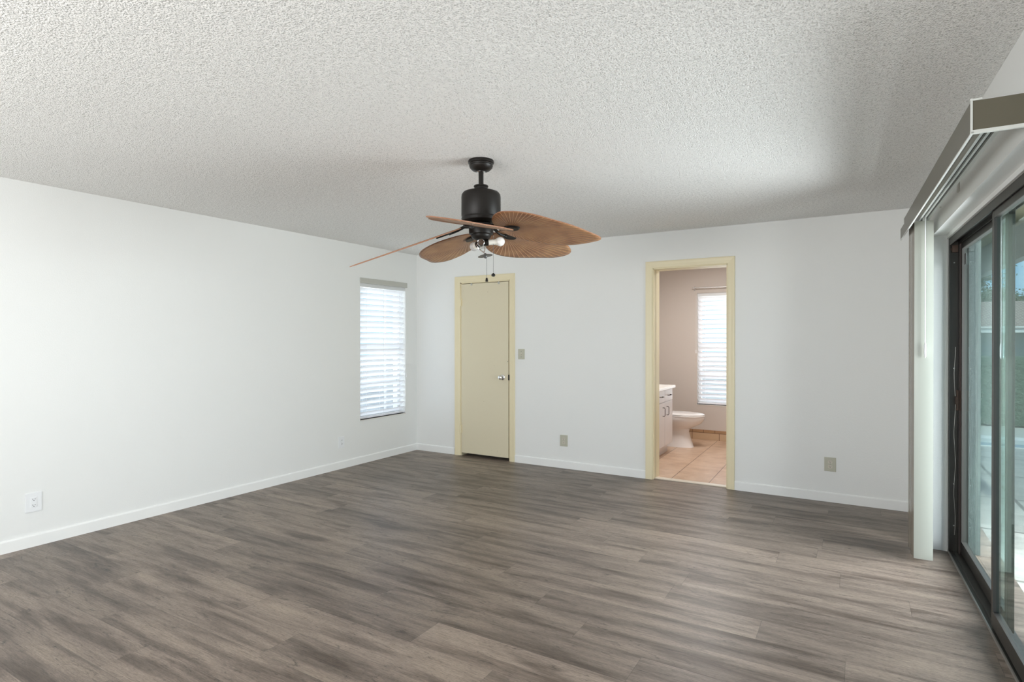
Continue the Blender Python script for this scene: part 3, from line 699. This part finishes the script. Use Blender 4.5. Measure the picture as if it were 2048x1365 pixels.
for i in range(5):
    ang = A0 + i*radians(72); OUT_ = OUTC if i == 3 else OUT
    kp, dr = tan(PITCH[i]), DROOP[i]
    def zf(x, y): return kp*y - dr*(x-.15) - .02*(y-.03)**2
    def rotp(x, y, z): return (HX + x*cos(ang) - y*sin(ang), HY + x*sin(ang) + y*cos(ang), ZB + z)
    bm = bmesh.new(); th = .0036; cx, cy = .22, .03
    fr = [.18, .36, .54, .70, .84, .94, 1.0]; rt, rb = [], []
    for f in fr:
        e = th if f < .99 else th*.7
        rt.append([bm.verts.new((cx+(p.x-cx)*f, cy+(p.y-cy)*f, zf(cx+(p.x-cx)*f, cy+(p.y-cy)*f)+e)) for p in OUT_])
        rb.append([bm.verts.new((cx+(p.x-cx)*f, cy+(p.y-cy)*f, zf(cx+(p.x-cx)*f, cy+(p.y-cy)*f)-e)) for p in OUT_])
    n = len(OUT_); ct = bm.verts.new((cx, cy, zf(cx, cy)+th)); cb = bm.verts.new((cx, cy, zf(cx, cy)-th))
    for k in range(n):
        j = (k+1) % n
        bm.faces.new((ct, rt[0][k], rt[0][j])); bm.faces.new((cb, rb[0][j], rb[0][k]))
        for a, c_ in zip(rt, rt[1:]): bm.faces.new((a[k], c_[k], c_[j], a[j]))
        for a, c_ in zip(rb, rb[1:]): bm.faces.new((a[j], c_[j], c_[k], a[k]))
        f_ = bm.faces.new((rt[-1][k], rb[-1][k], rb[-1][j], rt[-1][j])); f_.material_index = 1
    bmesh.ops.recalc_face_normals(bm, faces=bm.faces[:])
    me = bpy.data.meshes.new('blade'); bm.to_mesh(me); bm.free(); me.materials.append(M['leaf']); me.materials.append(M['leafedge'])
    for p in me.polygons: p.use_smooth = (p.material_index == 0)
    bo = bpy.data.objects.new('blade', me); COL.objects.link(bo); bo.parent = fan
    bo.location = (0, 0, ZB-H); bo.rotation_euler = (0, 0, ang)
    # iron: arm and oval plate under the blade
    b = MB(lambda x, y, z: (HX + x*cos(ang) - y*sin(ang), HY + x*sin(ang) + y*cos(ang), ZB + z))
    zz_ = lambda x, y: zf(x, y)-th
    b.tube([(.055, 0, .022), (.10, 0, .018), (.14, .0, zz_(.14, 0)-.004), (.19, 0, zz_(.19, 0)-.006)], [.011, .010, .009, .009], 8)
    ring_o, ring_i = [], []
    for k in range(28):
        a = 2*pi*k/28
        for rr_, dz, lst in ((1.0, -.001, ring_o), (.86, -.011, ring_i)):
            x, y = .215+.052*cos(a)*rr_, .0+.030*sin(a)*rr_; lst.append(b.v((x, y, zz_(x, y)+dz)))
    for k in range(28): b.bm.faces.new((ring_o[k], ring_o[(k+1) % 28], ring_i[(k+1) % 28], ring_i[k]))
    b.bm.faces.new(ring_i)
    b.build('blade_iron', M['bronze'], fan, smooth=True)
# light kit
cr = Vector((cos(yaw), -sin(yaw), 0)); cf = Vector((sin(yaw), cos(yaw), 0))
hc = Vector((HX, HY, 1.957))
b = MB(); b.lathe([(0, .022), (.016, .020), (.021, .008), (.021, -.010), (.014, -.018), (.004, -.022)], tuple(hc), 24); b.lathe([(.006, .012), (.006, .022)], tuple(hc), 12)
b.build('light_kit_body', M['chrome'], fan, smooth=True)
def socket(dirv, frosted, length, bulb=True, clear=False, ext=0):
    d = dirv.normalized(); q = d.to_track_quat('Z', 'Y').to_matrix().to_4x4()
    b = MB(); b.lathe([(.010, .012), (.019, .016), (.020, .022), (.020, length), (.017, length+.001), (.017, length-.012), (.0, length-.013)], tuple(hc), 24, q)
    so = b.build('lamp_socket', M['bronze'], fan, smooth=True)
    if not bulb:
        b = MB(); b.lathe([(.0175, length), (.0195, length+.002), (.0215, length)], tuple(hc), 24, q); b.build('socket_ring', M['chrome'], so, smooth=True); return
    b = MB(); s0 = length
    e_ = ext
    b.lathe([(.013, s0-.004), (.0165, s0), (.0165, s0+.012+ext), (.017, s0+.018+ext), (.0215, s0+.026+ext)], tuple(hc), 24, q, cap=False); b.build('bulb_base', M['socket'], so, smooth=True)
    b = MB(); prof = [(.0135+.0135*min(1, i/5)**.8 if i < 5 else 0, s0+.018+i*.003) for i in range(5)]
    R_ = .0275; c_ = s0+.030+.016; prof = [(.0145, s0+.018), (.019, s0+.024)]
    for k in range(13):
        a = radians(215-k*(215/12.0)) if False else pi*(1-(k+3)/15.0)
        prof.append((R_*sin(a), c_+R_*cos(a)*-1*-1))
    s0 += e_; c_ += e_; prof = [(.0145, s0+.018), (.020, s0+.024)] + [(R_*sin(pi*(.78-.78*k/12)), c_+R_*cos(pi*(.78-.78*k/12))) for k in range(13)]
    b.lathe(prof, tuple(hc), 28, q); b.build('light_bulb', M['clearbulb'] if clear else M['bulb'], so, smooth=True)
socket(cr*1.0+cf*.15+Vector((0, 0, .10)), True, .042, ext=.026)
socket(cr*-.50+cf*.80+Vector((0, 0, -.10)), True, .040, clear=True)
socket(cr*.02-cf*1.0+Vector((0, 0, .0)), False, .030, bulb=False)
# harp and bottom cap
b = MB()
for s_ in (1, -1):
    pts = [hc+Vector((0, 0, .022)), hc+cr*s_*.010+Vector((0, 0, .012)), hc+cr*s_*.026+Vector((0, 0, -.012)), hc+cr*(s_*.016+.006)+Vector((0, 0, -.038)), hc+cr*.018+Vector((0, 0, -.058))]
    b.tube(pts, .0035, 8)
b.tube([hc+Vector((0, 0, .018)), hc+cf*.0+Vector((0, 0, .03))], .010, 12)
b.build('harp', M['chrome'], fan, smooth=True)
fc = hc + cr*.024 + Vector((0, 0, -.072)); q = (Vector((0, 0, 1)) + cr*-.16 + cf*.05).normalized().to_track_quat('Z', 'Y').to_matrix().to_4x4()
b = MB(); b.lathe([(.0, .012), (.006, .011), (.010, .006), (.030, .001), (.043, -.003), (.044, -.005), (.030, -.005), (.012, -.007), (.009, -.014), (.004, -.019), (0, -.020)], tuple(fc), 32, q); b.build('glass_holder_cap', M['pewter'], fan, smooth=True)
def chain(x, ztop, zbot, nm, kind):
    p = Vector((HX, HY, 0)) + x
    b = MB(); z = ztop; k = 0
    b.tube([(p.x, p.y, ztop), (p.x, p.y, zbot)], .0009, 6)
    while z > zbot:
        b.lathe([(0, -.0018), (.0016, -.0009), (.0018, 0), (.0016, .0009), (0, .0018)], (p.x, p.y, z), 6); z -= .0055
    co = b.build(nm, M['pewter'], fan)
    b = MB()
    if kind == 0: b.lathe([(.0035, 0), (.006, -.003), (.0065, -.010), (.0085, -.018), (.0085, -.022), (0, -.024)], (p.x, p.y, zbot), 14)
    else: b.lathe([(.003, .002), (.006, -.002), (.011, -.005), (.012, -.010), (.011, -.015), (.006, -.018), (0, -.019)], (p.x, p.y, zbot), 16)
    b.build('chain_fob', M['bronze'], co, smooth=True)
chain(cr*.033, 1.872, 1.752, 'pull_chain', 0)
chain(cr*.072, 2.000, 1.778, 'pull_chain', 1)

# ------------------------------------------------------------------ vertical blind on the right wall
t = empty('vertical_blind', rw(-.16, 1.6, 2.1), 'stacked ivory vertical blind with taupe valance beside the sliding glass door', 'blind')
VA, VB = 1.00, 3.17
b = MB(rw); b.box(-.250, -.246, VA, VB, 2.083, 2.188).box(-.250, -.246, .76, VA, 2.083, 2.155)
vo = b.build('valance', M['valance'], t)
b = MB(rw); b.box(-.246, WIN-.001, VB-.004, VB, 2.088, 2.186); b.build('valance_return', M['valance'], vo)
b = MB(rw); b.box(-.251, -.244, .76, VB+.004, 2.078, 2.083).box(-.253, WIN-.001, VB-.006, VB+.004, 2.076, 2.088).box(-.253, -.247, VB-.003, VB+.003, 2.083, 2.194).box(-.254, -.222, VB-.003, VB+.005, 2.186, 2.192)
b.build('valance_edge', M['railalu'], vo)
MB(rw).box(-.252, -.244, 1.45, 1.47, 2.186, 2.194).build('valance_clip', M['railalu'], vo); MB(rw).box(-.252, -.235, VA-.006, VA+.006, 2.15, 2.190).build('valance_clip', M['railalu'], vo)
RA, RB = .98, 3.15
b = MB(rw); b.box(-.188, -.178, RA, RB, 2.138, 2.180).box(-.167, -.158, RA, RB, 2.138, 2.180).box(-.147, -.132, RA, RB, 2.138, 2.180).box(-.188, -.132, RA, RB, 2.165, 2.184)
hr_ = b.build('headrail', M['railalu'], t)
b = MB(rw); b.box(-.178, -.167, RA+.002, RB-.002, 2.150, 2.165).box(-.158, -.147, RA+.002, RB-.002, 2.150, 2.165); b.build('track_groove', M['groove'], hr_)
for v in (1.3, 2.9): MB(rw).box(-.150, WIN-.001, v-.01, v+.01, 2.182, 2.188).build('wall_bracket', M['railalu'], hr_)
def vane(v, ang, ztop, mat_, uc=-.167, w_=.098, name='vane', crown=.004):
    b = MB(rw); a = radians(ang); n = 8; A = []; zs = (.022, ztop)
    fr_, bk_ = [], []
    for k in range(n+1):
        s_ = (k/n-.5)*w_; c_ = crown*(1-(2*k/n-1)**2)
        du, dv = s_*cos(a)-c_*sin(a), s_*sin(a)+c_*cos(a)
        fr_.append([b.v((uc+du, v+dv+.0006, z)) for z in zs]); bk_.append([b.v((uc+du, v+dv-.0006, z)) for z in zs])
    for k in range(n):
        b.bm.faces.new((fr_[k][0], fr_[k+1][0], fr_[k+1][1], fr_[k][1])); b.bm.faces.new((bk_[k][0], bk_[k][1], bk_[k+1][1], bk_[k+1][0]))
        for e in (0, 1): b.bm.faces.new((fr_[k][e], bk_[k][e], bk_[k+1][e], fr_[k+1][e]))
    for k in (0, n): b.bm.faces.new((fr_[k][0], fr_[k][1], bk_[k][1], bk_[k][0]))
    return b.build(name, mat_, t, smooth=True)
vane(1.232, 0, 2.122, M['vane'])
for k in range(9): vane(1.198-k*.024, -4, 2.122, M['vane'], uc=-.165, w_=.089)
for k, (v, u) in enumerate(((1.185, -.2175), (1.115, -.2155), (1.045, -.2180))):
    tag(vane(v, 82, 2.122, M['vanedark'], uc=u, w_=.086, crown=.002), 'glossy taupe vane turned side-on to the room')
b = MB(rw); b.box(-.175, -.155, 1.222, 1.236, 2.118, 2.150); b.build('carrier_stem', M['railalu'], t)
b = MB(rw); b.tube([(-.163, 1.252, 2.135), (-.163, 1.252, 1.36)], .0028, 8); wd = b.build('wand', M['plate_white'], t, smooth=True)
b = MB(rw); b.tube([(-.163, 1.252, 1.365), (-.163, 1.252, 1.345), (-.163, 1.252, 1.29), (-.163, 1.252, 1.275)], [.004, .0065, .0065, .003], 10); b.build('wand_grip', M['plate_white'], wd, smooth=True)
# leftover bracket on the wall
t = empty('wall_hook', rw(WIN, 1.88, 2.2), 'small white leftover metal hook on the wall above the sliding glass door', 'hook')
b = MB(rw); b.box(WIN-.050, WIN, 1.866, 1.894, 2.220, 2.226).box(WIN-.007, WIN, 1.860, 1.900, 2.150, 2.226); b.build('hook_plate', M['blindrail'], t)

# ------------------------------------------------------------------ sliding glass door
d3 = st(empty('door_3', rw(.03, 2.1, 0), 'dark bronze framed sliding glass patio door in the right wall', 'sliding door'))
FZ = 2.045
b = MB(rw)
b.box(0, .10, OV0, OV0+.022, 0, FZ).box(0, .10, OV1-.022, OV1, 0, FZ).box(0, .10, OV0, OV1, FZ-.022, FZ)
b.box(0, .006, OV0+.022, OV0+.034, 0, FZ).box(.046, .052, OV0+.022, OV0+.045, 0, FZ).box(.094, .10, OV0+.022, OV0+.034, 0, FZ)
b.box(0, .006, OV0, OV1, FZ-.045, FZ-.022).box(.046, .052, OV0, OV1, FZ-.045, FZ-.022).box(.094, .10, OV0, OV1, FZ-.045, FZ-.022)
b.build('door_frame', M['doorbronze'], d3)
b = MB(rw); b.box(-.012, 0, OV0, OV1, FZ, OZ).box(-.012, -.002, OV0-.0, OV0+.004, 0, OZ); b.build('caulk_bead', M['trimwhite'], d3)
b = MB(rw); b.box(0, .10, OV0+.022, OV1-.022, -.004, .006).box(.022, .025, OV0+.022, OV1-.022, .006, .018).box(.070, .073, OV0+.022, OV1-.022, .006, .018); b.build('bottom_track', M['track'], d3)
b = MB(rw); b.box(-.004, .002, OV0+.01, OV1-.01, -.002, .014); b.build('track_lip', M['trackedge'], d3)
def leaf(va, vb, uc, nm, stile=.040, rail_b=.075, rail_t=.050):
    z0, z1 = .018, FZ-.026; th_ = .013
    b = MB(rw)
    b.box(uc-th_, uc+th_, va, va+stile, z0, z1).box(uc-th_, uc+th_, vb-stile, vb, z0, z1).box(uc-th_, uc+th_, va+stile, vb-stile, z0, z0+rail_b).box(uc-th_, uc+th_, va+stile, vb-stile, z1-rail_t, z1)
    p = b.build(nm, M['doorbronze'], d3, bevel=.0015)
    b = MB(rw); g_ = .004; b.box(uc-th_-.001, uc+th_+.001, va+stile, va+stile+g_, z0+rail_b, z1-rail_t).box(uc-th_-.001, uc+th_+.001, vb-stile-g_, vb-stile, z0+rail_b, z1-rail_t)
    b.box(uc-th_-.001, uc+th_+.001, va+stile, vb-stile, z0+rail_b, z0+rail_b+g_).box(uc-th_-.001, uc+th_+.001, va+stile, vb-stile, z1-rail_t-g_, z1-rail_t)
    b.build('glazing_bead', M['track'], p)
    b = MB(rw); b.box(uc-.003, uc+.003, va+stile, vb-stile, z0+rail_b, z1-rail_t); b.build('glass_pane', M['glass'], p)
    return p
pa = leaf(OV0+.040, 2.12, .071, 'sliding_panel')
pb = leaf(2.06, OV1-.03, .023, 'fixed_panel')
b = MB(rw); b.box(.036, .058, OV0+.030, OV0+.045, .93, 1.06); b.box(.030, .036, OV0+.034, OV0+.052, .97, 1.02); b.build('latch', M['rust'], d3)
b = MB(rw); b.box(.012, .042, OV0+.022, OV0+.050, FZ-.095, FZ-.050).box(.006, .014, OV0+.022, OV0+.030, FZ-.080, FZ-.066); b.build('top_bumper', M['rust'], d3)
for z in (FZ-.16, 1.20, .45, .18): MB(rw).tube([(.026, OV0+.021, z), (.026, OV0+.026, z)], .004, 8).build('frame_screw', M['trackedge'], d3)
b = MB(rw); pts = []
rnd = random.Random(5)
for k in range(30): pts.append((.030+.004*sin(k*.7), OV0+.026+.002*sin(k*1.9), .12+k*.042))
b.tube(pts, .0012, 5); b.build('loose_wire', M['trackedge'], d3)
b = MB(rw); b.box(.0665, .0675, OV0+.095, OV0+.150, 1.86, 1.93); b.build('safety_sticker', M['pewter'], pa)

# ------------------------------------------------------------------ outdoors
GZ = -.15
b = MB(); b.box(.2, 14, YR-3, 10.6, GZ-.1, GZ); st(b.build('patio', M['pave']), 'sunlit pale concrete patio outside the glass door', 'patio')
b = MB(); b.box(-40, 40, -30, 60, GZ-.25, GZ-.12); st(b.build('ground', M['lawn']), 'pale gravel ground around the house', 'ground')
b = MB(); b.box(.9, 14, 10.6, 11.4, GZ-.12, GZ-.06); st(b.build('pool', M['pool']), 'strip of blue pool water at the end of the patio', 'pool')
b = MB(); b.box(.9, 14, 11.4, 11.75, GZ-.12, GZ-.0); b.box(.9, 14, 10.55, 10.62, GZ-.1, GZ+.01); st(b.build('pool_coping', M['coping']), 'white edge of the pool', 'coping')
b = MB(); b.box(-12, -L-.2, -6, 14, GZ-.1, GZ+.01).box(-L-.2, .2, BY+.2, 14, GZ-.1, GZ+.01); st(b.build('yard_bounce_slab', M['pave']), 'pale slab added outside the blind windows to brighten them', 'pavement')  # pale slab added so the gaps in the blinds look bright
# far patio roof with beam, unseen near roof added to block the sun
def roof(v0, v1, nm, lab):
    b = MB(rw); b.box(WOUT, 1.10, v0, v1, 2.56, 2.62); o = b.build(nm, M['soffit']); st(o, lab, 'roof')
    b = MB(rw); b.box(1.02, 1.10, v0, v1, 2.22, 2.56); b.build('beam', M['fascia'], o) if False else None
    b2 = MB(rw); b2.box(1.00, 1.10, v0, v1, 2.22, 2.56); q_ = b2.build('fascia_beam', M['fascia'], o)
    return o
roof(-9, .2, 'patio_roof', 'tan soffit and grey beam of the patio roof beyond the glass')
roof(3.25, VR+3, 'sun_block_roof', 'unseen roof added over the near end of the patio to block the sun')
# low hedge
b = MB(); b.box(.5, 14, 14.0, 14.9, GZ-.1, 1.05); tag(b.build('hedge', M['hedge'], bevel=.08), 'clipped grey-green hedge behind the pool', 'hedge')
# neighbour house
nh = empty('neighbour_house', (6, 25, GZ-.2), 'distant low house with brown tiled roof behind the hedge', 'house')
MB().box(-2, 16, 24.6, 32, GZ-.2, 1.60).build('wall', M['neighbour'], nh)
b = MB(); b.box(-2.6, 16.6, 23.9, 24.05, 1.58, 1.78); b.build('fascia_board', M['coping'], nh)
bm = bmesh.new(); uvl = bm.loops.layers.uv.new('UVMap')
def rq(pts, uvs):
    f = bm.faces.new([bm.verts.new(Vector(p)-Vector((6, 25, GZ-.2))) for p in pts])
    for lp, u in zip(f.loops, uvs): lp[uvl].uv = u
rq([(-2.8, 23.85, 1.72), (16.8, 23.85, 1.72), (14, 28.3, 2.8), (0, 28.3, 2.8)], [(0, 0), (19.6, 0), (16.8, 4.6), (2.8, 4.6)])
rq([(-2.8, 32.6, 1.72), (16.8, 32.6, 1.72), (14, 28.3, 2.8), (0, 28.3, 2.8)], [(0, 0), (19.6, 0), (16.8, 4.6), (2.8, 4.6)])
rq([(-2.8, 23.85, 1.72), (0, 28.3, 2.8), (-2.8, 32.6, 1.72)], [(0, 0), (2, 4), (4, 0)]); rq([(16.8, 23.85, 1.72), (14, 28.3, 2.8), (16.8, 32.6, 1.72)], [(0, 0), (2, 4), (4, 0)])
me = bpy.data.meshes.new('roof'); bm.to_mesh(me); bm.free(); me.materials.append(M['rooftile']); ro = bpy.data.objects.new('roof', me); COL.objects.link(ro); ro.parent = nh
def tree(x, y, h_, cr_, lab, seed, nleaf=11000):
    rnd = random.Random(seed); t = empty('tree', (x, y, GZ-.15), lab, 'tree', 'trees behind the neighbouring house')
    b = MB(); tips = []
    b.tube([(x, y, GZ-.2), (x+.1, y, h_*.35), (x-.05, y+.1, h_*.6)], [.22, .16, .11], 8)
    for k in range(9):
        a = rnd.uniform(0, 2*pi); r = rnd.uniform(.4, .95)*cr_; z = h_*rnd.uniform(.62, 1.0); p = Vector((x+r*cos(a), y+r*sin(a), z)); tips.append(p)
        b.tube([(x, y, h_*rnd.uniform(.35, .6)), (x+r*.5*cos(a), y+r*.5*sin(a), z*.85), tuple(p)], [.08, .05, .02], 6)
    b.build('trunk', M['bark'], t)
    b = MB()
    for k in range(nleaf):
        c = rnd.choice(tips); d = Vector((rnd.gauss(0, 1), rnd.gauss(0, 1), rnd.gauss(0, .6))); p = c + d*cr_*.24
        s_ = rnd.uniform(.05, .11); u = Vector((rnd.gauss(0, 1), rnd.gauss(0, 1), rnd.gauss(0, 1))).normalized(); v = u.orthogonal().normalized()
        b.face([tuple(p-u*s_), tuple(p+v*s_*.5), tuple(p+u*s_), tuple(p-v*s_*.5)])
    b.build('foliage', M['foliage'], t)
tree(3.4, 34, 4.6, 1.9, 'dark leafy tree rising behind the tiled roof of the far house', 1)
tree(11.8, 41, 5.8, 2.4, 'taller dark tree right of the first one behind the far house', 2)
tree(6.9, 42, 3.9, 1.5, 'small middle one of three dark trees behind the far house', 3)
for nm, lab in (('wall_closet', 'plain wall closing the closet behind the cream door'), ('wall_rear', 'white rear bedroom wall behind the camera with a wide opening added for fill light'),
                ('ceiling.001', 'smooth white ceiling over the bathroom'), ('wall_bathroom_right', 'taupe right wall of the bathroom'), ('wall_bathroom_front', 'taupe bathroom side of the wall around the doorway')):
    o = bpy.data.objects.get(nm)
    if o: tag(o, lab, 'ceiling' if 'ceiling' in nm else 'wall')
